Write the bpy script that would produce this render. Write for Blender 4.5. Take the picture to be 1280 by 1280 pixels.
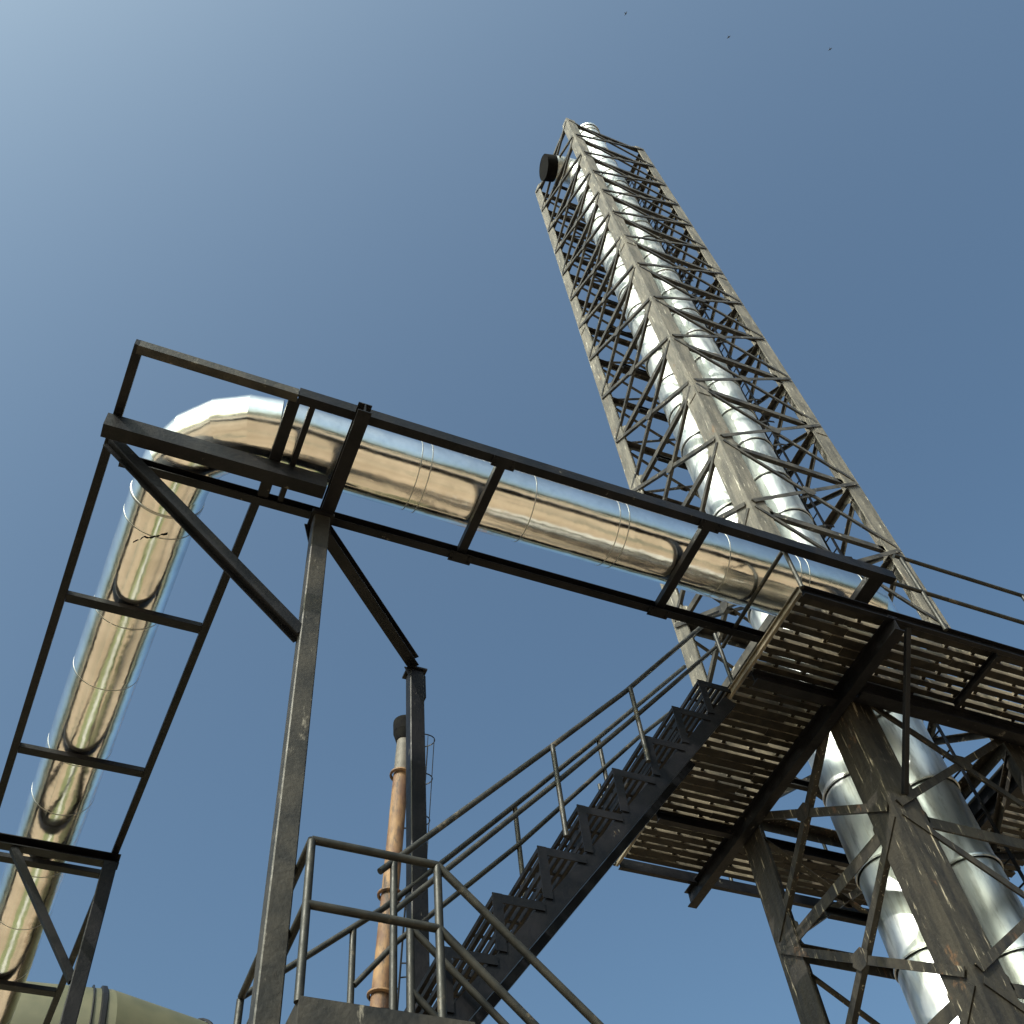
import bpy, math, random
from mathutils import Vector, Matrix
random.seed(7)
S = bpy.context.scene
for o in list(bpy.data.objects): bpy.data.objects.remove(o)
col = S.collection

# ---------------------------------------------------------------- camera
cam = bpy.data.cameras.new('camera'); co = bpy.data.objects.new('camera', cam); col.objects.link(co)
EL, ROLL, AZ, F = .9734, -.1497, 1.0594, 1380.0
fwd = Vector((math.cos(EL)*math.cos(AZ), math.cos(EL)*math.sin(AZ), math.sin(EL)))
rt = fwd.cross(Vector((0, 0, 1))).normalized(); up = rt.cross(fwd)
r2 = rt*math.cos(ROLL) + up*math.sin(ROLL); u2 = -rt*math.sin(ROLL) + up*math.cos(ROLL)
m = Matrix((r2, u2, -fwd)).transposed().to_4x4(); m.translation = Vector((0, 0, 1.6))
co.matrix_world = m
cam.sensor_width = 36; cam.lens = 36*F/1280; cam.clip_end = 5000; cam.clip_start = .05
S.camera = co

# ---------------------------------------------------------------- sky and sun
SUN_AZ, SUN_EL = math.radians(213), math.radians(40)
w = bpy.data.worlds.new('World'); S.world = w; w.use_nodes = True
nt = w.node_tree; bg = nt.nodes['Background']
sky = nt.nodes.new('ShaderNodeTexSky'); sky.sky_type = 'NISHITA'; sky.sun_disc = False
sky.sun_elevation = SUN_EL; sky.sun_rotation = math.pi/2 - SUN_AZ
sky.altitude = 0; sky.air_density = 1.0; sky.dust_density = 9.0; sky.ozone_density = 0.0
tint = nt.nodes.new('ShaderNodeVectorMath'); tint.operation = 'MULTIPLY'; tint.inputs[1].default_value = (.69, .89, .90)
gam = nt.nodes.new('ShaderNodeGamma'); gam.inputs[1].default_value = 1.2
nt.links.new(sky.outputs[0], gam.inputs[0]); nt.links.new(gam.outputs[0], tint.inputs[0]); nt.links.new(tint.outputs[0], bg.inputs[0]); bg.inputs[1].default_value = .135
sl = bpy.data.lights.new('sun', 'SUN'); sl.energy = 4.0; sl.angle = math.radians(.5); sl.color = (1, .95, .87)
so = bpy.data.objects.new('sun', sl); col.objects.link(so)
sd = Vector((math.cos(SUN_EL)*math.cos(SUN_AZ), math.cos(SUN_EL)*math.sin(SUN_AZ), math.sin(SUN_EL)))
so.rotation_euler = sd.to_track_quat('Z', 'Y').to_euler()
vs = S.view_settings; vs.view_transform = 'Standard'; vs.look = 'None'; vs.gamma = 1; vs.use_curve_mapping = False
vs.exposure = 0.4

# ---------------------------------------------------------------- materials
def mat(name, c1, c2, rough=.5, metal=0., scale=4., stretch=(1, 1, 1), contrast=(.4, .6), bump=.0, bscale=20., c3=None, t3=(.62, .66), s3=9., st3=(1, 1, 1), r2=None, spec=.5, bstretch=(1, 1, 1), c4=None, t4=(.66, .7), s4=5):
    M = bpy.data.materials.new(name); M.use_nodes = True
    n = M.node_tree.nodes; l = M.node_tree.links; b = n['Principled BSDF']
    tc = n.new('ShaderNodeTexCoord')
    def noise(sc, st, det=6, rg=.6):
        mp = n.new('ShaderNodeMapping'); mp.inputs['Scale'].default_value = st; l.new(tc.outputs['Object'], mp.inputs[0])
        t = n.new('ShaderNodeTexNoise'); t.inputs['Scale'].default_value = sc; t.inputs['Detail'].default_value = det; t.inputs['Roughness'].default_value = rg
        l.new(mp.outputs[0], t.inputs['Vector']); return t.outputs['Fac']
    def ramp(src, a, bb):
        r = n.new('ShaderNodeMapRange'); r.inputs['From Min'].default_value = a; r.inputs['From Max'].default_value = bb; l.new(src, r.inputs['Value']); return r.outputs[0]
    def mix(f, A, B):
        x = n.new('ShaderNodeMix'); x.data_type = 'RGBA'; l.new(f, x.inputs[0])
        for i, v in ((6, A), (7, B)):
            if isinstance(v, tuple): x.inputs[i].default_value = (*v, 1)
            else: l.new(v, x.inputs[i])
        return x.outputs[2]
    f = ramp(noise(scale, stretch), *contrast)
    c = mix(f, c1, c2)
    if c3: 
        f3 = ramp(noise(s3, st3, 8, .7), *t3); c = mix(f3, c, c3)
    if c4:
        f4 = ramp(noise(s4, (1, 1, .5), 10, .75), *t4); c = mix(f4, c, c4)
    l.new(c, b.inputs['Base Color'])
    b.inputs['Metallic'].default_value = metal; b.inputs['Specular IOR Level'].default_value = spec
    if r2 is not None:
        rr = n.new('ShaderNodeMapRange'); rr.inputs['To Min'].default_value = rough; rr.inputs['To Max'].default_value = r2
        rr.inputs['From Min'].default_value = .35; rr.inputs['From Max'].default_value = .65
        l.new(noise(scale*2.3, stretch), rr.inputs['Value']); l.new(rr.outputs[0], b.inputs['Roughness'])
    else: b.inputs['Roughness'].default_value = rough
    if bump:
        bp = n.new('ShaderNodeBump'); bp.inputs['Strength'].default_value = bump; bp.inputs['Distance'].default_value = .02
        l.new(noise(bscale, bstretch, 3, .5), bp.inputs['Height']); l.new(bp.outputs[0], b.inputs['Normal'])
    return M

BLACK = mat('black_steel_paint', (.0025, .003, .0045), (.007, .007, .009), .40, spec=.16, c4=(.05, .028, .016), s4=6, c3=(.07, .066, .058), t3=(.66, .70), s3=7, st3=(1, 1, .6), r2=.55, scale=3, bump=.15, bscale=30)
POST = mat('worn_post_paint', (.011, .011, .011), (.026, .024, .021), .42, spec=.28, c4=(.09, .05, .028), s4=4, c3=(.16, .15, .13), t3=(.62, .72), s3=10, st3=(1, 1, .35), r2=.6, scale=4, bump=.2, bscale=30)
RAILM = mat('handrail_paint', (.008, .009, .009), (.021, .021, .019), .42, spec=.28, c3=(.09, .075, .055), t3=(.6, .7), s3=5, r2=.6, scale=6)
TOWERD = mat('scuffed_dark_tower_steel', (.009, .008, .007), (.024, .021, .016), .48, spec=.4, c4=(.08, .045, .024), s4=4, t4=(.6, .66), scale=3, stretch=(3, 3, .6), c3=(.30, .27, .21), t3=(.60, .66), s3=11, st3=(2.4, 2.4, .2), r2=.7, bump=.3, bscale=25)  # darker tower tone with scuffs, for the lower members
TOWER = mat('weathered_tower_steel', (.055, .052, .046), (.115, .106, .09), .55, scale=3, stretch=(3, 3, .6), c4=(.10, .06, .035), s4=3, t4=(.6, .68), c3=(.42, .40, .35), t3=(.6, .66), s3=11, st3=(2.2, 2.2, .2), r2=.75, bump=.3, bscale=25)
GRATE = mat('dusty_lit_grating_steel', (.035, .03, .022), (.15, .128, .092), .6, scale=1.7, c3=(.26, .23, .17), t3=(.6, .7), s3=14)  # dusty tan steel, sunlight on the bar sides put into the tone
CLAD = mat('polished_cladding', (.74, .74, .72), (.87, .87, .86), .12, metal=1, scale=2, bump=.6, bscale=2.4, r2=.22)
SEAM = mat('dull_seam_band', (.30, .30, .29), (.42, .42, .41), .45, metal=1)
STACK = mat('stack_cladding', (.50, .54, .56), (.70, .72, .72), .36, metal=1, scale=2.5, stretch=(2, 2, .4), c3=(.30, .31, .30), t3=(.52, .72), s3=6, st3=(2, 2, .3), bump=.35, bscale=2.5, r2=.5)
DARKIN = mat('soot_and_mouth_dark', (.002, .002, .003), (.005, .005, .005), .9, spec=.08)  # soot black, also used to paint the darkness inside the outlet mouth
RUST = mat('rusted_steel', (.07, .032, .016), (.16, .092, .04), .75, scale=2, stretch=(1, 1, .5), c3=(.025, .014, .01), t3=(.52, .62), s3=3, st3=(1, 1, .25), bump=.3, bscale=8)
GREYST = mat('grey_stack_steel', (.05, .044, .038), (.08, .07, .06), .7)
OLIVE = mat('olive_duct_paint', (.045, .046, .023), (.062, .060, .032), .55, scale=2, c3=(.055, .05, .03), t3=(.62, .74), s3=2.5, st3=(1, 1, 3))
GROUND = mat('sandy_ground', (.20, .142, .092), (.29, .215, .145), .9, scale=.25, c3=(.10, .09, .06), t3=(.54, .60), s3=.16, bump=.4, bscale=3)
HILL = mat('wooded_hills', (.03, .035, .02), (.06, .06, .035), .9, scale=.05)
BIRD = mat('dark_feathers', (.02, .02, .02), (.04, .04, .04), .7)
BRACE = mat('weathered_brace_steel', (.018, .017, .016), (.05, .046, .04), .5, spec=.3, scale=4, c3=(.24, .22, .19), t3=(.6, .68), s3=9, c4=(.08, .045, .025), s4=4)
GRATEB = mat('grating_underside_shade', (.004, .0035, .003), (.014, .012, .009), .6, scale=8, spec=.2)  # black copy for bar undersides, the shade there put into its colour
SLAB = mat('concrete_pad', (.30, .28, .25), (.38, .36, .32), .85, scale=1)

# ---------------------------------------------------------------- mesh helpers
V = Vector
class MB:
    def __init__(s): s.v = []; s.f = []; s.sm = []
    def add(s, vs, fs, smooth=False):
        b = len(s.v); s.v += [tuple(x) for x in vs]
        for f in fs: s.f.append([b+i for i in f]); s.sm.append(smooth)
    def frame(s, p0, p1, upv=(0, 0, 1)):
        d = (V(p1)-V(p0)).normalized(); u = V(upv)
        if abs(d.dot(u)) > .98: u = V((1, 0, 0)) if abs(d.x) < .9 else V((0, 1, 0))
        x = d.cross(u).normalized(); y = x.cross(d).normalized()
        return d, x, y
    def prof(s, p0, p1, poly, upv=(0, 0, 1), axes=None):
        """extrude a 2D outline (counter clockwise) from p0 to p1; a closed solid"""
        p0 = V(p0); p1 = V(p1)
        if axes: x, y = V(axes[0]), V(axes[1])
        else: d, x, y = s.frame(p0, p1, upv)
        n = len(poly)
        vs = [p0 + x*a + y*b for a, b in poly] + [p1 + x*a + y*b for a, b in poly]
        fs = [[i, (i+1) % n, n+(i+1) % n, n+i] for i in range(n)]
        fs += [list(range(n))[::-1], list(range(n, 2*n))]
        s.add(vs, fs); return s
    def beam(s, p0, p1, w, h, upv=(0, 0, 1)):
        w /= 2; h /= 2; c = min(w, h)*.12
        return s.prof(p0, p1, [(-w+c, -h), (w-c, -h), (w, -h+c), (w, h-c), (w-c, h), (-w+c, h), (-w, h-c), (-w, -h+c)], upv)
    def box(s, a, b):
        x0, y0, z0 = a; x1, y1, z1 = b
        s.add([(x0, y0, z0), (x1, y0, z0), (x1, y1, z0), (x0, y1, z0), (x0, y0, z1), (x1, y0, z1), (x1, y1, z1), (x0, y1, z1)],
              [(0, 3, 2, 1), (4, 5, 6, 7), (0, 1, 5, 4), (1, 2, 6, 5), (2, 3, 7, 6), (3, 0, 4, 7)]); return s
    def ibeam(s, p0, p1, w, h, t=.012, upv=(0, 0, 1)):
        w /= 2; h /= 2; q = t/2
        return s.prof(p0, p1, [(-w, -h), (w, -h), (w, -h+t), (q, -h+t), (q, h-t), (w, h-t), (w, h), (-w, h), (-w, h-t), (-q, h-t), (-q, -h+t), (-w, -h+t)], upv)
    def channel(s, p0, p1, w, h, t=.010, flip=1, upv=(0, 0, 1)):
        w /= 2; h /= 2; k = flip
        P = [(-w, -h), (w, -h), (w, -h+t), (-w+t, -h+t), (-w+t, h-t), (w, h-t), (w, h), (-w, h)]
        P = [(a*k, b) for a, b in P]
        if k < 0: P = P[::-1]
        return s.prof(p0, p1, P, upv)
    def angle(s, p0, p1, a, t=.01, axes=None, upv=(0, 0, 1), b=None):
        b = b or a
        return s.prof(p0, p1, [(0, 0), (a, 0), (a, t), (t, t), (t, b), (0, b)], upv, axes)
    def tube(s, pts, r, n=16, caps=True, r1=None):
        """mitred tube: every straight length keeps its own rings so the joints stay crisp"""
        P = [V(p) for p in pts]; k = len(P)
        dirs = [(P[i+1]-P[i]).normalized() for i in range(k-1)]
        up0 = V((0, 0, 1)) if abs(dirs[0].z) < .9 else V((1, 0, 0))
        x = dirs[0].cross(up0).normalized(); 
        for i in range(k-1):
            d = dirs[i]
            if i > 0: q = dirs[i-1].rotation_difference(d); x = (q @ x).normalized()
            x = (x - d*x.dot(d)).normalized(); y = d.cross(x)
            rings = []
            for j, e in ((i, 0), (i+1, 1)):
                nb = dirs[i-1]+d if (e == 0 and i > 0) else (d+dirs[i+1] if (e == 1 and i < k-2) else d)
                nb = nb.normalized(); rr = r if (r1 is None) else r+(r1-r)*j/(k-1)
                ring = []
                for a in range(n):
                    t = 2*math.pi*a/n; o = x*math.cos(t)*rr + y*math.sin(t)*rr
                    o = o - d*(o.dot(nb)/d.dot(nb)); ring.append(P[j]+o)
                rings.append(ring)
            s.add(rings[0]+rings[1], [[a, (a+1) % n, n+(a+1) % n, n+a] for a in range(n)], True)
            if caps and i == 0: s.add(rings[0], [list(range(n))[::-1]])
            if caps and i == k-2: s.add(rings[1], [list(range(n))])
        return s
    def lathe(s, prof, c, n=40):
        """revolve (r, z) about the vertical through c"""
        k = len(prof); vs = []
        for r, z in prof:
            for a in range(n): vs.append((c[0]+r*math.cos(2*math.pi*a/n), c[1]+r*math.sin(2*math.pi*a/n), z))
        fs = [[i*n+a, i*n+(a+1) % n, (i+1)*n+(a+1) % n, (i+1)*n+a] for i in range(k-1) for a in range(n)]
        s.add(vs, fs, True); return s
    def collar(s, p, d, r, wdt, h=.012, n=40):
        """raised band round a pipe at p, axis d"""
        d = V(d).normalized(); p = V(p)
        up0 = V((0, 0, 1)) if abs(d.z) < .9 else V((1, 0, 0)); x = d.cross(up0).normalized(); y = d.cross(x)
        vs = []
        pr = [(r-.004, -wdt/2), (r+h, -wdt/2+h*.6), (r+h, wdt/2-h*.6), (r-.004, wdt/2)]
        for rr, z in pr:
            for a in range(n): t = 2*math.pi*a/n; vs.append(p + x*rr*math.cos(t) + y*rr*math.sin(t) + d*z)
        s.add(vs, [[i*n+(a+1) % n, i*n+a, (i+1)*n+a, (i+1)*n+(a+1) % n] for i in range(3) for a in range(n)], True); return s
    def plate(s, pts, nrm, t):
        nv = V(nrm).normalized()*t; n = len(pts); P = [V(p) for p in pts]
        s.add(P+[p+nv for p in P], [list(range(n))[::-1], list(range(n, 2*n))]+[[i, (i+1) % n, n+(i+1) % n, n+i] for i in range(n)]); return s
    def build(s, name, m, parent=None, base=None, label=None):
        if base is None: base = wpos(parent) if parent else V((0, 0, 0))
        me = bpy.data.meshes.new(name); me.from_pydata([tuple(V(v)-V(base)) for v in s.v], [], s.f)
        me.polygons.foreach_set('use_smooth', s.sm); me.materials.append(m)
        import bmesh
        b = bmesh.new(); b.from_mesh(me); bmesh.ops.recalc_face_normals(b, faces=b.faces); b.to_mesh(me); b.free()
        me.set_sharp_from_angle(angle=math.radians(38))
        o = bpy.data.objects.new(name, me); col.objects.link(o)
        if parent: o.parent = parent; WP[o.name] = V(base)
        else: o.location = base; WP[o.name] = V(base)
        if parent: o.location = V(base)-wpos(parent)
        if label: o['label'] = label
        return o
WP = {}
def wpos(o): return WP[o.name]
def thing(name, loc, label, cat, group=None):
    o = bpy.data.objects.new(name, None); col.objects.link(o); o.location = loc; WP[o.name] = V(loc)
    o.empty_display_size = .3
    o['label'] = label; o['category'] = cat
    if group: o['group'] = group
    return o

# ---------------------------------------------------------------- ground and hills
g = MB(); N = 48; R = 900
g.add([(0, 0, 0)]+[(R*math.cos(2*math.pi*i/N), R*math.sin(2*math.pi*i/N), 0) for i in range(N)], [[0, 1+i, 1+(i+1) % N] for i in range(N)])
o = g.build('ground', GROUND); o['kind'] = 'structure'
h = MB(); N = 180; rings = [(110, -1), (120, 5), (150, 9), (200, 13), (300, -1)]
vs = []
for ri, (rr, zz) in enumerate(rings):
    for i in range(N):
        a = 2*math.pi*i/N; k = 1 if zz < 0 else .7+.35*math.sin(3*a+1)+.2*math.sin(11*a)+.25*random.random()
        vs.append((rr*math.cos(a), rr*math.sin(a), zz*k if zz > 0 else zz))
h.add(vs, [[r*N+i, r*N+(i+1) % N, (r+1)*N+(i+1) % N, (r+1)*N+i] for r in range(4) for i in range(N)], True)
o = h.build('unseen_hills', HILL); o['kind'] = 'structure'  # out of view, added as a dark horizon band in the pipe reflections
GRASS = mat('dry_grass', (.07, .085, .03), (.14, .15, .06), .9, scale=1.5, c3=(.22, .17, .10), t3=(.55, .65), s3=.8)
mg = MB(); mg.add([(-2.2, 9.5, .006), (-.5, 9.5, .006), (-1.8, 45, .006), (-6.2, 45, .006)], [(0, 1, 2, 3)])
mg.add([(.6, 9.5, .006), (1.7, 9.5, .006), (4.4, 45, .006), (.8, 45, .006)], [(0, 1, 2, 3)])
o = mg.build('added_grass', GRASS); o['kind'] = 'structure'  # unseen strips, added for green streaks in the left pipe's reflection
mg = MB(); mg.add([(-.5, 9.5, .008), (.6, 9.5, .008), (.8, 45, .008), (-1.8, 45, .008)], [(0, 1, 2, 3)])
o = mg.build('path', SLAB); o['kind'] = 'structure'  # unseen pale strip, added for its reflection in the left pipe run
o = MB().box((5.2, 3.9, -.3), (10.4, 9.2, .14)).build('pavement', SLAB); o['kind'] = 'structure'

# ---------------------------------------------------------------- lattice tower
X0, X1, Y0, Y1 = 6.58, 8.90, 5.62, 7.76
NZ = [31.47, 29.95, 28.4, 26.9, 25.5, 24.05, 22.6, 21.1, 19.5, 17.9, 16.3, 14.6, 12.95, 11.3, 9.65, 8.0, 6.35, 4.7, 3.05, 1.4, .14]
tw = thing('lattice_tower', ((X0+X1)/2, (Y0+Y1)/2, 0), 'tall square lattice tower of weathered angle steel enclosing two silver stacks', 'lattice tower')
legs = {}
for cx, cy, sx, sy in ((X0, Y0, 1, 1), (X0, Y1, 1, -1), (X1, Y0, -1, 1), (X1, Y1, -1, -1)):
    mb = MB()
    zz = [.14, 4.7, 9.9, 16.3, 22.6, 31.62]; fl = [.33, .33, .27, .27, .25]
    for i in range(5):
        a = fl[i]; t = .022
        mb.prof((cx, cy, zz[i]), (cx, cy, zz[i+1]-.004), [(0, 0), (a, 0), (a, t), (t, t), (t, a), (0, a)] if sx*sy > 0 else [(0, 0), (0, a), (t, a), (t, t), (a, t), (a, 0)], axes=((sx, 0, 0), (0, sy, 0)))
        # splice plates across each joint
        if i:
            zc = zz[i]; e = .012
            for (ax, ay) in ((1, 0), (0, 1)):
                q = .22
                if ax: mb.box((min(cx+sx*.03, cx+sx*q), min(cy-sy*e, cy-sy*.001), zc-.35), (max(cx+sx*.03, cx+sx*q), max(cy-sy*e, cy-sy*.001), zc+.35))
                else: mb.box((min(cx-sx*e, cx-sx*.001), min(cy+sy*.03, cy+sy*q), zc-.35), (max(cx-sx*e, cx-sx*.001), max(cy+sy*.03, cy+sy*q), zc+.35))
    mb.box((cx-.3 if sx < 0 else cx-.06, cy-.3 if sy < 0 else cy-.06, .14), (cx+.06 if sx < 0 else cx+.3, cy+.06 if sy < 0 else cy+.3, .165))
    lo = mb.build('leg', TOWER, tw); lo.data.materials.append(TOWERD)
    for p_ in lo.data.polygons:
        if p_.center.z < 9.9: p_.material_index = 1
    legs[(sx, sy)] = lo
# faces: (corner a, corner b, inward normal)
faces = [((X0, Y0), (X1, Y0), (0, 1)), ((X0, Y0), (X0, Y1), (1, 0)), ((X1, Y0), (X1, Y1), (-1, 0)), ((X0, Y1), (X1, Y1), (0, -1))]
for (ax, ay), (bx, by), (nx, ny) in faces:
    A = V((ax, ay, 0)); B = V((bx, by, 0)); n = V((nx, ny, 0)); d = (B-A).normalized(); Lf = (B-A).length
    for k, z in enumerate(NZ[:-1]):
        up_small = .8 if z > 12 else 1
        hw = .125*up_small
        zc = V((0, 0, z))
        # horizontal angle, on the inside of the leg flanges
        mb = MB(); p = A+d*.04+n*.024+zc; q = B-d*.04+n*.024+zc
        mb.prof(p, q, [(0, 0), (hw, 0), (hw, .01), (.01, .01), (.01, hw), (0, hw)], axes=(n, V((0, 0, -1))))
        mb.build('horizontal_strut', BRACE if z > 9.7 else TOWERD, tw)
        if k < len(NZ)-2:
            z2 = NZ[k+1]
            mb = MB(); dw = .078*up_small
            for s in (0, 1):
                za, zb = (z-.05, z2+.05) if s == 0 else (z2+.05, z-.05)
                off = -.014 if s == 0 else -.026   # outside the leg flanges
                p = A+d*.06+n*off+V((0, 0, za)); q = B-d*.06+n*off+V((0, 0, zb))
                dd = (q-p).normalized(); y = n.cross(dd)
                mb.prof(p, q, [(-dw/2, 0), (dw/2, 0), (dw/2, .008), (-dw/2+.008, .008), (-dw/2+.008, dw*.8), (-dw/2, dw*.8)], axes=(y, n if s else n))
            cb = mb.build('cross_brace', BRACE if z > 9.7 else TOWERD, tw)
            c = (A+B)/2+n*(-.034)+V((0, 0, (z+z2)/2)); gw = .12; gh = .09
            pts = [c+d*gw, c+d*gw*.4+V((0, 0, gh)), c-d*gw*.4+V((0, 0, gh)), c-d*gw, c-d*gw*.4-V((0, 0, gh)), c+d*gw*.4-V((0, 0, gh))]
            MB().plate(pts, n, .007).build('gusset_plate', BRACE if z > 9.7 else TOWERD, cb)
# corner gussets at each node, both faces of each leg
for (sx, sy), lg in legs.items():
    cx = X0 if sx > 0 else X1; cy = Y0 if sy > 0 else Y1
    for z in NZ[:-1]:
        mb = MB()
        h2 = .15 if z > 12 else .17; q = .36 if z > 12 else .38
        for ax in (0, 1):
            if ax == 0: d = V((sx, 0, 0)); n = V((0, -sy, 0))
            else: d = V((0, sy, 0)); n = V((-sx, 0, 0))
            c = V((cx, cy, z)) - n*(.032+.009*ax)
            pts = [c+d*.026+V((0, 0, h2)), c+d*.026-V((0, 0, h2)), c+d*q*.75-V((0, 0, h2)), c+d*q-V((0, 0, h2*.3)), c+d*q+V((0, 0, h2*.3)), c+d*q*.75+V((0, 0, h2))]
            mb.plate(pts, n, .008+.001*ax)
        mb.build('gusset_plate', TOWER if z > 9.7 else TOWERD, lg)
# stack guide beams at every second node, across the tower
for k, z in enumerate(NZ[1:-1]):
    mb = MB()
    mb.channel((X0+.03, 6.93, z-.16), (X1-.03, 6.93, z-.16), .06, .10)
    mb.build('guide_frame', BLACK, tw)
# climbing ladder with hoops inside the far right corner
mb = MB(); lx, ly = 8.72, 6.55
for s in (-.2, .2): mb.beam((lx, ly+s, .2), (lx, ly+s, 31.6), .05, .012, (0, 1, 0))
z = .4
while z < 31.5: mb.tube([(lx, ly-.2, z), (lx, ly+.2, z)], .011, 6); z += .3
mb.build('ladder', BLACK, tw)
mb = MB(); z = 10.4
while z < 31.4:
    pts = [(8.72-.62*math.sin(math.pi*i/8)*.55, ly-.33*math.cos(math.pi*i/8), z) for i in range(9)]
    for i in range(8): mb.beam(pts[i], pts[i+1], .008, .05)
    z += .77
for a in (2, 4, 6):
    x = 8.72-.62*math.sin(math.pi*a/8)*.55; y = ly-.33*math.cos(math.pi*a/8); mb.beam((x+.006, y, 10.4), (x+.006, y, 31.2), .035, .006, (1, 0, 0))
mb.build('ladder_cage', BLACK, tw)

# ---------------------------------------------------------------- two stacks inside the tower
def stack(cx, cy, r, ztop, label, elbow):
    t = thing('chimney_stack', (cx, cy, .14), label, 'chimney', 'silver chimney stacks inside the lattice tower')
    zb = .14; joints = []; z = zb; st = 1.0
    while z < ztop-.4: joints.append(z); z += st
    joints.append(ztop)
    mb = MB()
    for i in range(len(joints)-1):
        a, b = joints[i], joints[i+1]
        w_ = (.5-random.random())*.012
        mb.lathe([(r+.012, a+.0), (r+.012, a+.05), (r+w_, a+.09), (r+w_, b-.035), (r-.012, b)], (cx, cy), 48)
    mb.build('stack_shell', STACK, t)
    for j in joints[1:-1]: MB().collar((cx, cy, j+.02), (0, 0, 1), r+.010, .03, .008, 48).build('seam_band', STACK, t)
    if elbow:
        pts = [(cx, cy, ztop-.02)]; R_ = .5; dx, dy = -.98, .2
        for i in range(1, 6):
            a = math.radians(100)*i/5; pts.append((cx+dx*R_*(1-math.cos(a)), cy+dy*R_*(1-math.cos(a)), ztop+R_*math.sin(a)))
        a = math.radians(100); q = V(pts[-1])+V((dx*math.sin(a), dy*math.sin(a), math.cos(a)))*.35; pts.append(q)
        MB().tube(pts, r-.01, 40, caps=False).build('outlet_elbow', STACK, t)
        dd = (V(pts[-1])-V(pts[-2])).normalized()
        MB().tube([V(pts[-1])-dd*.22, V(pts[-1])+dd*.06], r+.004, 40, caps=False).build('outlet_ring', DARKIN, t)
        MB().tube([V(pts[-1])+dd*.05, V(pts[-1])+dd*.055], r+.004, 40).build('outlet_mouth_disc', DARKIN, t)  # black disc closing the mouth, inner darkness put into its colour
    else:
        MB().lathe([(r+.03, ztop-.12), (r+.035, ztop), (r-.02, ztop), (r-.03, ztop-.6), (.001, ztop-.6)], (cx, cy), 48).build('outlet_ring', STACK, t)
    return t
stack(7.25, 6.57, .34, 30.0, 'silver stack at left inside the tower with a black outlet turned sideways', True)
stack(8.04, 6.40, .32, 34.6, 'silver stack at right inside the tower rising straight above its top frame', False)

# ---------------------------------------------------------------- insulated pipe
PR = .335; PZ = 10.416
def lx_(y): return -.09-.05*(y-4.5)
ell = []
cy0 = 5.155; Rb = .78
ccx, ccy = lx_(5.9)+Rb, cy0+Rb
path = [(lx_(19), 19, PZ), (lx_(ccy), ccy, PZ)]
for i in range(1, 6):
    a = math.pi/2*i/5; path.append((ccx-Rb*math.cos(a), ccy-Rb*math.sin(a), PZ))
path_b = [(6.72, cy0, PZ)]
for i in range(1, 5):
    a = math.pi/2*i/4; path_b.append((6.72+.56*math.sin(a), cy0+.56*(1-math.cos(a)), PZ))
path_b.append((7.28, 6.3, PZ))
pp = thing('insulated_pipe', (3, 5, 10.1), 'mirror bright aluminium clad pipe turning over the black rack and running to the tower', 'pipe')
MB().tube([path[0], path[1]], PR, 64, caps=False).build('pipe_length', CLAD, pp)
MB().tube(path[1:], PR, 64, caps=False).build('pipe_elbow', CLAD, pp)
MB().tube([path[-1], path_b[0]], PR, 64, caps=False).build('pipe_length', CLAD, pp)
MB().tube(path_b, PR-.002, 64, caps=False).build('pipe_elbow', CLAD, pp)
for x in (.80, 1.88, 1.98, 3.02, 3.9, 4.0, 5.12, 5.95, 6.05, 6.72):
    MB().collar((x, cy0, PZ), (1, 0, 0), PR, .012, .0018, 64).build('seam_band', SEAM, pp)
for y in (6.1, 6.35, 7.5, 8.35, 9.5, 10.3, 11.4, 12.4, 13.5, 14.6):
    MB().collar((lx_(y), y, PZ), (-.05, 1, 0), PR, .014 if y > 6.2 else .03, .0018 if y > 6.2 else .006, 64).build('seam_band', SEAM, pp)
# raised lap seams running along each straight length
for t_ in (-2.62, -1.25):
    mb = MB()
    for a_, b_ in ((.85, 2.95), (3.05, 4.95), (5.05, 6.70)):
        ww = t_
        mb.beam((a_, cy0+PR*math.cos(ww), PZ+PR*math.sin(ww)), (b_, cy0+PR*math.cos(ww), PZ+PR*math.sin(ww)), .014, .006, (0, math.cos(ww), math.sin(ww)))
    mb.build('lap_seam', CLAD, pp)
mb = MB(); t_ = -1.9
mb.beam((lx_(6.4)+PR*math.cos(t_), 6.4, PZ+PR*math.sin(t_)), (lx_(18)+PR*math.cos(t_), 18, PZ+PR*math.sin(t_)), .014, .006, (math.cos(t_), 0, math.sin(t_))); mb.build('lap_seam', CLAD, pp)
# dark scuff scrawled across the underside of the left run
mb = MB(); rr = random.Random(3); t_, y_ = -2.05, 6.5
def onp(t, y, e): return V((lx_(y)+(PR+e)*math.cos(t), y, PZ+(PR+e)*math.sin(t)))
for i in range(16):
    t2, y2 = t_+.05, y_-.016+rr.uniform(-.02, .02); wv = rr.uniform(.004, .014)
    A, B_ = onp(t_, y_, .0015), onp(t2, y2, .0015); q = V((0, wv, 0)); n_ = V((math.cos(t_), 0, math.sin(t_)))
    mb.plate([A-q, B_-q, B_+q, A+q], n_, .001); t_, y_ = t2, y2
mb.build('scuff_mark', DARKIN, pp)

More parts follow.
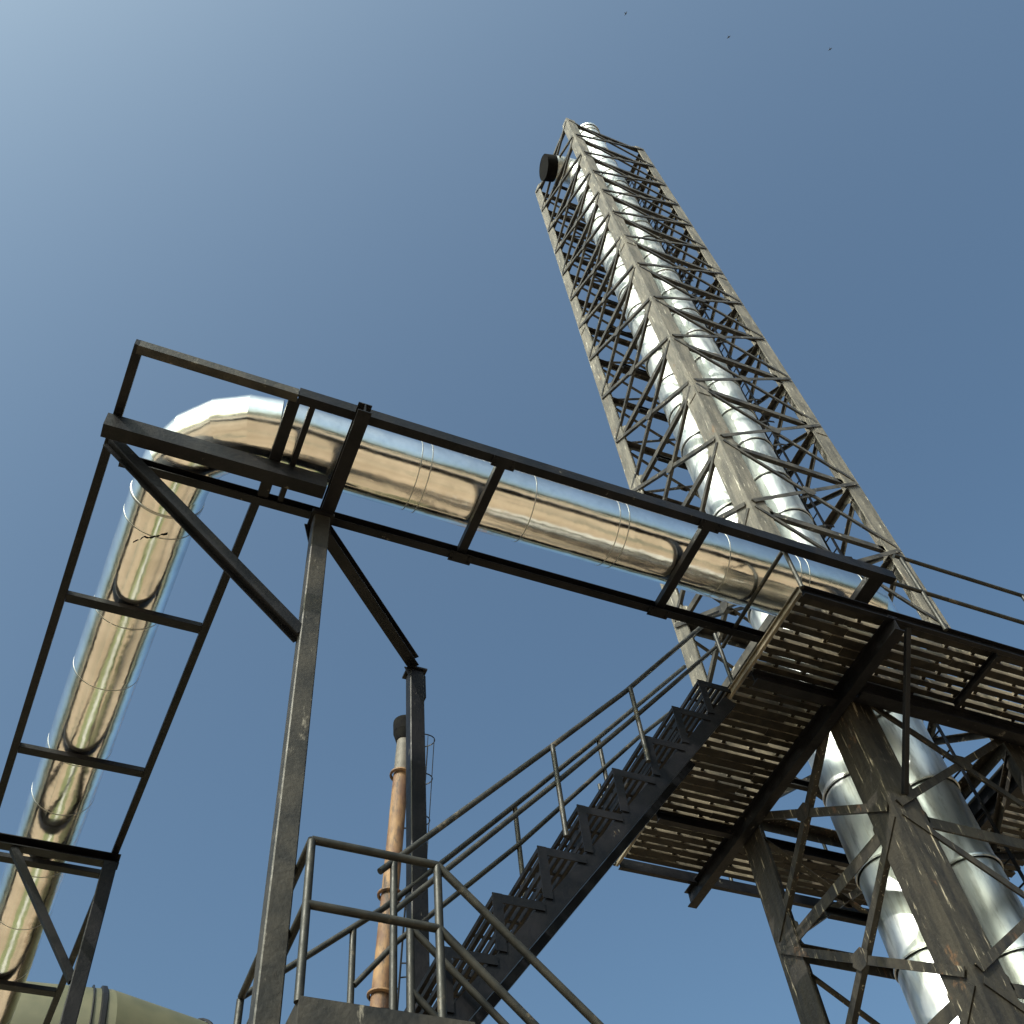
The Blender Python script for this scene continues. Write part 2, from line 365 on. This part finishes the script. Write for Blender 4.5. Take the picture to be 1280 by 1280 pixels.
# ---------------------------------------------------------------- pipe rack
rk = thing('pipe_rack', (3, 5, 10.0), 'black steel ladder rack carrying the silver pipe through its corner to the tower', 'pipe rack')
RZ = 10.04
MB().channel((.64, 4.50, RZ+.01), (6.72, 4.50, RZ), .085, .13, flip=-1).build('rack_rail', BLACK, rk)
MB().channel((-.70, 4.5, RZ), (.635, 4.5, RZ), .08, .10, flip=-1).build('rack_rail', POST, rk)
MB().channel((-.62, 5.6, RZ-.01), (6.5, 5.6, RZ-.01), .08, .11, flip=1).build('rack_rail', BLACK, rk)
def lr(x, y): return x-.05*(y-4.5)
MB().beam((-.69, 4.46, RZ), (lr(-.69, 18), 18, RZ), .075, .09).build('rack_rail', BLACK, rk)
MB().beam((lr(.64, 5.64), 5.64, RZ), (lr(.64, 18), 18, RZ), .075, .09).build('rack_rail', BLACK, rk)
for x, wd in ((.62, .10), (.78, .05), (2.52, .085), (4.62, .085), (6.55, .17)):
    MB().beam((x, 4.545, RZ-.005), (x, 5.56, RZ-.005), wd, .085).build('rack_rung', BLACK, rk)
for y, wd in ((7.24, .10), (9.35, .10), (11.1, .10), (13.46, .12), (15.6, .1)):
    MB().beam((lr(-.652, y), y, RZ-.003), (lr(.602, y), y, RZ-.003), wd, .06).build('rack_rung', BLACK, rk)

for x, y in ((2.52, 4.5), (4.62, 4.5), (2.52, 5.6), (4.62, 5.6)):
    mb = MB().box((x-.11, y-.055, RZ-.082), (x+.11, y+.055, RZ-.072))
    for dx in (-.08, .08):
        for dy in (-.03, .03): mb.tube([(x+dx, y+dy, RZ-.095), (x+dx, y+dy, RZ-.08)], .011, 6)
    mb.build('bolted_plate', BLACK, rk)
# ---------------------------------------------------------------- portal supports
pf = thing('pipe_support', (1.12, 5.53, 0), 'black T shaped support with a tall worn post under the corner of the pipe rack', 'support frame')
MB().beam((1.12, 5.53, 0), (1.155, 5.53, 9.87), .145, .145, (0, 1, 0)).build('post', POST, pf)
MB().beam((1.10, 5.53, 0.01), (1.10, 5.53, .03), .3, .3, (0, 1, 0)).build('base_plate', POST, pf)
MB().channel((-.80, 5.22, 9.90), (1.10, 5.22, 9.90), .13, .19, flip=-1).build('cross_beam', BLACK, pf)
MB().ibeam((1.19, 4.36, 9.93), (1.19, 5.72, 9.93), .12, .14).build('cross_beam', BLACK, pf)
MB().ibeam((-.74, 5.40, 9.98), (1.09, 5.52, 8.22), .10, .11, upv=(0, 1, 0)).build('knee_brace', BLACK, pf)
MB().channel((1.22, 5.62, 9.84), (2.50, 6.86, 9.84), .11, .13).build('knee_brace', BLACK, pf)
mb = MB().beam((1.155, 5.53, 9.82), (1.155, 5.53, 9.86), .2, .2, (0, 1, 0))
mb.plate([(1.03, 5.60, 9.83), (1.27, 5.60, 9.83), (1.22, 5.60, 9.55), (1.09, 5.60, 9.55)], (0, 1, 0), .012); mb.build('gusset_plate', BLACK, pf)

p2 = thing('steel_column', (2.53, 6.92, 0), 'slim dark steel column with a capped head behind the landing handrail', 'column')
MB().beam((2.49, 6.92, 0), (2.53, 6.92, 9.74), .14, .14, (0, 1, 0)).build('post', BLACK, p2)
mb = MB().box((2.43, 6.83, 9.745), (2.63, 7.01, 9.765))
mb.beam((2.60, 6.92, 9.70), (2.60, 6.92, 9.40), .05, .10, (0, 1, 0))
mb.plate([(2.45, 6.86, 9.74), (2.40, 6.86, 9.74), (2.45, 6.86, 9.62)], (0, -1, 0), .012)
mb.build('column_cap', BLACK, p2)

pg = thing('pipe_support', (-.45, 10.7, 0), 'black portal frame with an inner brace under the far end of the left pipe run', 'support frame')
MB().beam((.31, 10.7, 0), (.31, 10.7, 9.86), .15, .15, (0, 1, 0)).build('post', BLACK, pg)
MB().beam((-1.25, 10.7, 0), (-1.25, 10.7, 9.86), .15, .15, (0, 1, 0)).build('post', BLACK, pg)
MB().channel((-1.36, 10.7, 9.93), (.40, 10.7, 9.93), .12, .12).build('cross_beam', BLACK, pg)
MB().beam((-.70, 10.7, 9.86), (.25, 10.7, 8.45), .08, .08).build('knee_brace', BLACK, pg)

# ---------------------------------------------------------------- grated platform round the tower
PT = 9.5
XL, XI, XO, XR = 5.48, 6.50, 9.02, 10.2
YN, YI, YO, YF = 4.59, 5.56, 7.86, 8.62
pl = thing('grated_platform', (7.7, 6.6, 9.3), 'square ring platform of dusty slatted grating bolted round the tower', 'platform')
def deck(x0, x1, y0, y1):
    """pressed plank grating: deep bars along X with short webs between them"""
    mb = MB(); y = y0+.01; pit = .108; bw = .064; r = random.Random(int(x0*100+y0*10))
    row = 0
    while y < y1-bw:
        jx = [x0]
        while jx[-1] < x1-.9: jx.append(min(x1, jx[-1]+r.uniform(.5, 1.1)))
        if jx[-1] < x1: jx.append(x1)
        for a_, b_ in zip(jx[:-1], jx[1:]):
            e_ = r.choice((0, 0, .004, .012, .02)); mb.box((a_, y-e_*.5, PT-.058-r.uniform(0, .004)), (b_-.002, y+bw+e_, PT+r.uniform(-.002, .002)))
        x = x0+.06+(.13 if row % 2 else 0)+r.uniform(-.02, .02)
        if y+pit < y1-bw:
            while x < x1-.08:
                mb.box((x, y+bw-.001, PT-.045), (x+.04, y+pit+.001, PT-.008)); x += r.choice((.32, .32, .64))
        y += pit; row += 1
    return mb
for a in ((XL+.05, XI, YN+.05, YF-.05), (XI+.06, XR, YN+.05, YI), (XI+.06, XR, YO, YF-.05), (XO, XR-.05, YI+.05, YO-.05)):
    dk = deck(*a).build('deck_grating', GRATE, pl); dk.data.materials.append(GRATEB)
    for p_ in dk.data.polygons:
        if p_.normal.z < -.5: p_.material_index = 1  # faces pointing down take the shade-coloured copy
E_ = lambda a, b, w=.05, h=.13, f=1, mm=BLACK: MB().channel((a[0], a[1], PT-.05), (b[0], b[1], PT-.05), w, h, .008, f).build('edge_beam', mm, pl)
E_((XL, YN), (XL, YF), .03, .09, f=-1, mm=GRATE); E_((XL+.028, YN), (XR, YN)); E_((XL+.028, YF), (XR, YF), f=-1)
E_((XI+.03, YI+.02), (XR, YI+.02), .06, .16); E_((XI+.03, YO-.02), (XR, YO-.02), .06, .14); E_((XO-.03, YI+.06), (XO-.03, YO-.06), .05, .14)
def Bm(p, q, w, h): return MB().ibeam(p, q, w, h).build('support_beam', BLACK, pl)
Bm((XI, YN-.02, 9.33), (XI, YF+.22, 9.33), .11, .20)
Bm((XO+.02, YN, 9.33), (XO+.02, YF+.1, 9.33), .10, .18)
Bm((XL+.05, 7.72, 9.37), (XI-.06, 7.72, 9.37), .07, .11)
Bm((XL+.05, 5.62, 9.35), (XI-.06, 5.62, 9.35), .10, .14)
Bm((XI+.07, 5.40, 9.30), (XO-.04, 5.40, 9.30), .10, .18)
for x in (7.75,): Bm((x, YN+.03, 9.38), (x, 5.34, 9.38), .05, .08)
# struts from the near legs out to the platform edge
for p, q in (((6.76, 5.60, 8.18), (6.68, 4.62, 9.37)), ((8.72, 5.60, 8.18), (8.78, 4.62, 9.37))):
    MB().beam(p, q, .05, .05).build('bracket', BLACK, pl)
def rail(parent, pts, r=.022, name='handrail', m=None):
    return MB().tube(pts, r, 12).build(name, m or RAILM, parent)
def rpost(parent, x, y, z0, z1, r=.022): return MB().tube([(x, y, z0), (x, y, z1)], r, 12).build('rail_post', RAILM, parent)
# near and left edge rails
rail(pl, [(7.05, YN-.03, 10.64), (XR+.02, YN-.03, 10.64)]); rail(pl, [(XL+.01, YN-.03, 10.05), (XR+.02, YN-.03, 10.05)])
rpost(pl, XL+.01, YN-.03, 9.45, 10.03); rpost(pl, 7.13, YN-.03, 9.45, 10.62); rpost(pl, 8.75, YN-.03, 9.45, 10.62); rpost(pl, XR, YN-.03, 9.45, 10.62)
rail(pl, [(XL+.01, YN, 10.05), (XL+.03, 5.86, 10.05)]); rpost(pl, XL+.03, 5.9, 9.45, 10.3)
rail(pl, [(XR+.02, YN, 10.64), (XR+.02, YF, 10.64), (XL+1.2, YF+.03, 10.64)]); rail(pl, [(XR+.02, YN, 10.05), (XR+.02, YF, 10.05), (XL, YF+.03, 10.05)])
for x in (XL, 7.0, 8.6, XR): rpost(pl, x, YF+.03, 9.45, 10.62)
# ---------------------------------------------------------------- landing
LZ = 5.03
ld = thing('stair_landing', (1.65, 6.0, 0), 'small dark green landing with tube handrails between the two stair flights', 'landing')
mb = MB().box((1.25, 5.20, LZ-.22), (2.20, 6.92, LZ-.19)); mb.box((1.235, 5.19, LZ-.19), (2.21, 6.93, LZ)); mb.build('floor_box', POST, ld)
for x, y in ((1.35, 5.3), (2.1, 5.3), (1.35, 6.8), (2.1, 6.8)):
    MB().beam((x, y, 0), (x, y, LZ-.22), .09, .09, (0, 1, 0)).build('leg', BLACK, ld)
rail(ld, [(1.24, 5.22, 6.06), (2.035, 5.22, 6.05)], .026); rail(ld, [(1.24, 5.22, 5.61), (2.035, 5.22, 5.60)], .026)
rail(ld, [(1.24, 5.22, 6.06), (1.24, 6.86, 6.06)], .026); rail(ld, [(1.24, 5.22, 5.61), (1.24, 6.86, 5.61)], .026)
for x, y, zt in ((1.24, 5.22, 6.05), (2.035, 5.22, 6.05), (1.24, 6.88, 6.05), (2.0, 6.88, 6.76), (2.09, 5.88, 6.09), (2.0, 5.95, 6.62)): rpost(ld, x, y, LZ-.02, zt, .026)

# ---------------------------------------------------------------- upper stair flight
us = thing('metal_staircase', (3.5, 6.4, 5.03), 'upper flight of black slatted metal stairs climbing from the landing to the platform', 'staircase', 'flights of metal stairs')
YA, YB = 5.95, 6.82
tz = [(5.12-.40*i, 9.52-.499*i) for i in range(9)]
def stringer(mb, y, t):
    x0_, x1_ = 2.06, 5.40; zt = lambda x: 9.53+1.2475*(x-5.52)
    a = V((x0_, y, zt(x0_))); b = V((x1_, y, zt(x1_))); dn = (b-a).normalized(); nn = V((-dn.z, 0, dn.x))
    mb.plate([a-nn*.125, b-nn*.125, b, a], (0, 1, 0), t)
    mb.plate([a-nn*.136, b-nn*.136, b-nn*.1255, a-nn*.1255], (0, 1, 0), .06)
for y in (YA, YB):
    mb = MB(); stringer(mb, y, .012); mb.build('stringer', BLACK, us)
    for x, z in tz:
        k = MB(); w_ = .035
        k.box((x-.0, y-.012 if y == YA else y+.013, z-.46), (x+.075, y-.002 if y == YA else y+.023, z))
        k.box((x+.075, y-.012 if y == YA else y+.013, z-.075), (x+.40, y-.002 if y == YA else y+.023, z-.003))
        k.build('tread_bracket', BLACK, us)
for x, z in tz:
    k = MB(); xx = x
    for i in range(7): k.box((x+.008+i*.058, YA+.001, z-.04), (x+.036+i*.058, YB-.002, z-.002))
    for yy in (YA+.22, YA+.44, YA+.66): k.box((x+.01, yy, z-.034), (x+.38, yy+.02, z-.02))
    for i in range(3): k.box((x+.01, YA+.001, z-.13-i*.11), (x+.02, YB-.002, z-.09-i*.11))
    k.build('tread', BLACK, us)
rail(us, [(1.90, YA, 6.53), (3.37, YA, 8.11), (4.25, YA, 9.07), (5.50, YA, 10.55)], .024)
rail(us, [(2.0, YA, 6.23), (3.37, YA, 7.72), (4.27, YA, 8.73), (5.50, YA, 10.14)], .022)
rail(us, [(1.24, YB+.05, 6.06), (2.24, YB+.05, 6.97), (3.44, YB+.05, 8.28), (4.4, YB+.05, 9.35), (5.80, YB+.05, 10.93)], .024)
rail(us, [(2.02, YB+.05, 6.28), (2.33, YB+.05, 6.68), (3.44, YB+.05, 7.85), (4.9, YB+.05, 9.52), (5.45, YB+.05, 10.1)], .022)
for x, z0, z1 in ((3.37, 7.15, 8.1), (4.29, 8.18, 9.1)): rpost(us, x, YA-.03, z0, z1, .022)
for x, z0, z1 in ((3.44, 7.3, 8.27), (4.45, 8.5, 9.38)): rpost(us, x, YB+.06, z0, z1, .022)

# ---------------------------------------------------------------- lower stair flight
ls = thing('metal_staircase', (4.4, 5.5, 0), 'lower flight of metal stairs seen by its handrails dropping right from the landing', 'staircase', 'flights of metal stairs')
for y in (5.22, 5.86):
    mb = MB(); a = V((2.22, y, 4.93)); b = V((7.2, y, .25)); dn = (b-a).normalized(); nn = V((dn.z, 0, -dn.x))
    mb.plate([a-nn*.09, b-nn*.09, b+nn*.09, a+nn*.09], (0, 1, 0), .012); mb.build('stringer', BLACK, ls)
for i in range(16):
    x = 2.25+i*.3; z = 4.85-i*.285
    k = MB()
    for j in range(4): k.box((x+j*.07, 5.235, z-.03), (x+.035+j*.07, 5.86, z))
    k.build('tread', BLACK, ls)
for z0 in (6.05, 5.60): rail(ls, [(2.035, 5.22, z0), (3.0, 5.22, z0-.91), (7.0, 5.22, z0-4.67)], .026)
for z0 in (6.08, 5.63): rail(ls, [(2.09, 5.88, z0), (3.0, 5.88, z0-.86), (7.0, 5.88, z0-4.62)], .024)
for x in (3.6, 5.2, 6.9):
    for y in (5.22, 5.88): rpost(ls, x, y, 5.0-(x-2.15)*.94, 6.05-(x-2.035)*.94, .022)

# ---------------------------------------------------------------- distant rusty chimney with caged ladder
def polar(az, el, D): a = math.radians(az); return V((D*math.cos(a), D*math.sin(a), 1.6+D*math.tan(math.radians(el))))
D = 30
cb_ = polar(72.20, 31.9, D); ct = polar(70.62, 45.4, D); dirc = (ct-cb_).normalized()
gnd = cb_ - dirc*(cb_.z/dirc.z)
rc = thing('rusty_chimney', tuple(gnd), 'distant slender chimney streaked orange with rust and a black flared cap', 'chimney')
Ltot = (ct-gnd).length; mid = gnd+dirc*(Ltot-2.6)
MB().tube([gnd, mid], .315, 32, r1=.275).build('chimney_shaft', RUST, rc)
MB().tube([mid, ct-dirc*.3], .27, 32, r1=.27).build('chimney_top', GREYST, rc)
MB().tube([ct-dirc*.95, ct-dirc*.55], .30, 32, r1=.43).tube([ct-dirc*.56, ct-dirc*.1], .43, 32, r1=.47).tube([ct-dirc*.12, ct], .47, 32).build('cap', DARKIN, rc)
for s in (2.6, 7.7, 11.2, 16, 21): 
    if s < Ltot: MB().collar(ct-dirc*s, dirc, .34, .14, .07, 32).build('flange', RUST, rc)
sx_ = V((1, -.35, 0)).normalized()
base_l = lambda t, o: ct-dirc*t+sx_*(.52)+V((-sx_.y, sx_.x, 0))*o
mb = MB()
for o_ in (-.2, .2): mb.beam(base_l(.8, o_), base_l(Ltot-.2, o_), .05, .03)
t = 1.0
while t < Ltot-.4: mb.tube([base_l(t, -.2), base_l(t, .2)], .015, 6); t += .35
for t in range(2, int(Ltot), 3): mb.beam(base_l(t, 0)-sx_*.3, base_l(t, 0), .04, .04)
mb.build('ladder', BLACK, rc)
mb = MB(); side = V((-sx_.y, sx_.x, 0))
hoop = lambda t: [base_l(t, 0)+side*(-.36*math.cos(math.pi*i/10))+sx_*(.62*math.sin(math.pi*i/10)) for i in range(11)]
t = .9
while t < Ltot-3:
    P = hoop(t)
    for i in range(10): mb.beam(P[i], P[i+1], .02, .045, dirc)
    t += 1.9
for i in (2, 4, 6, 8): mb.beam(hoop(.9)[i], hoop(Ltot-4)[i], .035, .015)
mb.build('ladder_cage', BLACK, rc)

# ---------------------------------------------------------------- olive duct beyond the left pipe run
od = thing('green_duct', (-1, 17, 0), 'large olive green segmented duct low behind the left pipe support', 'duct')
DR = 1.15
q = [polar(93.5, 28.8, 17.0), polar(86.9, 29.1, 17.0), polar(82.4, 28.3, 17.6), polar(78, 25.8, 18.8), polar(75.5, 19, 20.0)]
q[4].z = q[3].z-3.5
q.append(V((q[4].x, q[4].y, 0)))
MB().tube(q, DR, 48).build('duct_shell', OLIVE, od)
for p, pdir, wd in ((q[1], q[1]-q[0], .10), (q[1]+(q[1]-q[0]).normalized()*-.16, q[1]-q[0], .03), (q[2], q[2]-q[1], .07), (q[3], q[3]-q[2], .07)):
    MB().collar(p, pdir, DR+.012, wd, .03, 48).build('flange', BLACK, od)

# ---------------------------------------------------------------- birds
for i, (az, el, D, lab) in enumerate(((21.3, 76.0, 30, 'tiny dark bird highest and furthest left in the open sky'), (13.0, 71.6, 40, 'tiny dark bird between the two others in the sky'), (7.0, 67.4, 50, 'tiny dark bird furthest right in the open sky'))):
    c = polar(az, el, D); c = V((0, 0, 1.6))+(c-V((0, 0, 1.6))).normalized()*150
    b = MB(); k = .6; yaw = random.random()*.6
    ex = V((math.cos(yaw), math.sin(yaw), 0)); ey = V((-math.sin(yaw), math.cos(yaw), 0)); ez = V((0, 0, 1))
    P = lambda a, bb, cc: c+ex*a*k+ey*bb*k+ez*cc*k
    b.tube([P(-.22, 0, 0), P(-.1, 0, 0), P(.08, 0, .01), P(.2, 0, .02)], .035, 8)
    for s in (1, -1): b.plate([P(.08, s*.02, .02), P(.12, s*.22, .07), P(0, s*.5, .05), P(-.04, s*.24, .06), P(-.08, s*.02, .02)], (0, 0, 1), .012)
    b.plate([P(-.2, .02, 0), P(-.34, .06, 0), P(-.34, -.06, 0), P(-.2, -.02, 0)], (0, 0, 1), .01)
    o = b.build('bird', BIRD, None, c); o['label'] = lab; o['category'] = 'bird'; o['group'] = 'birds in the sky'
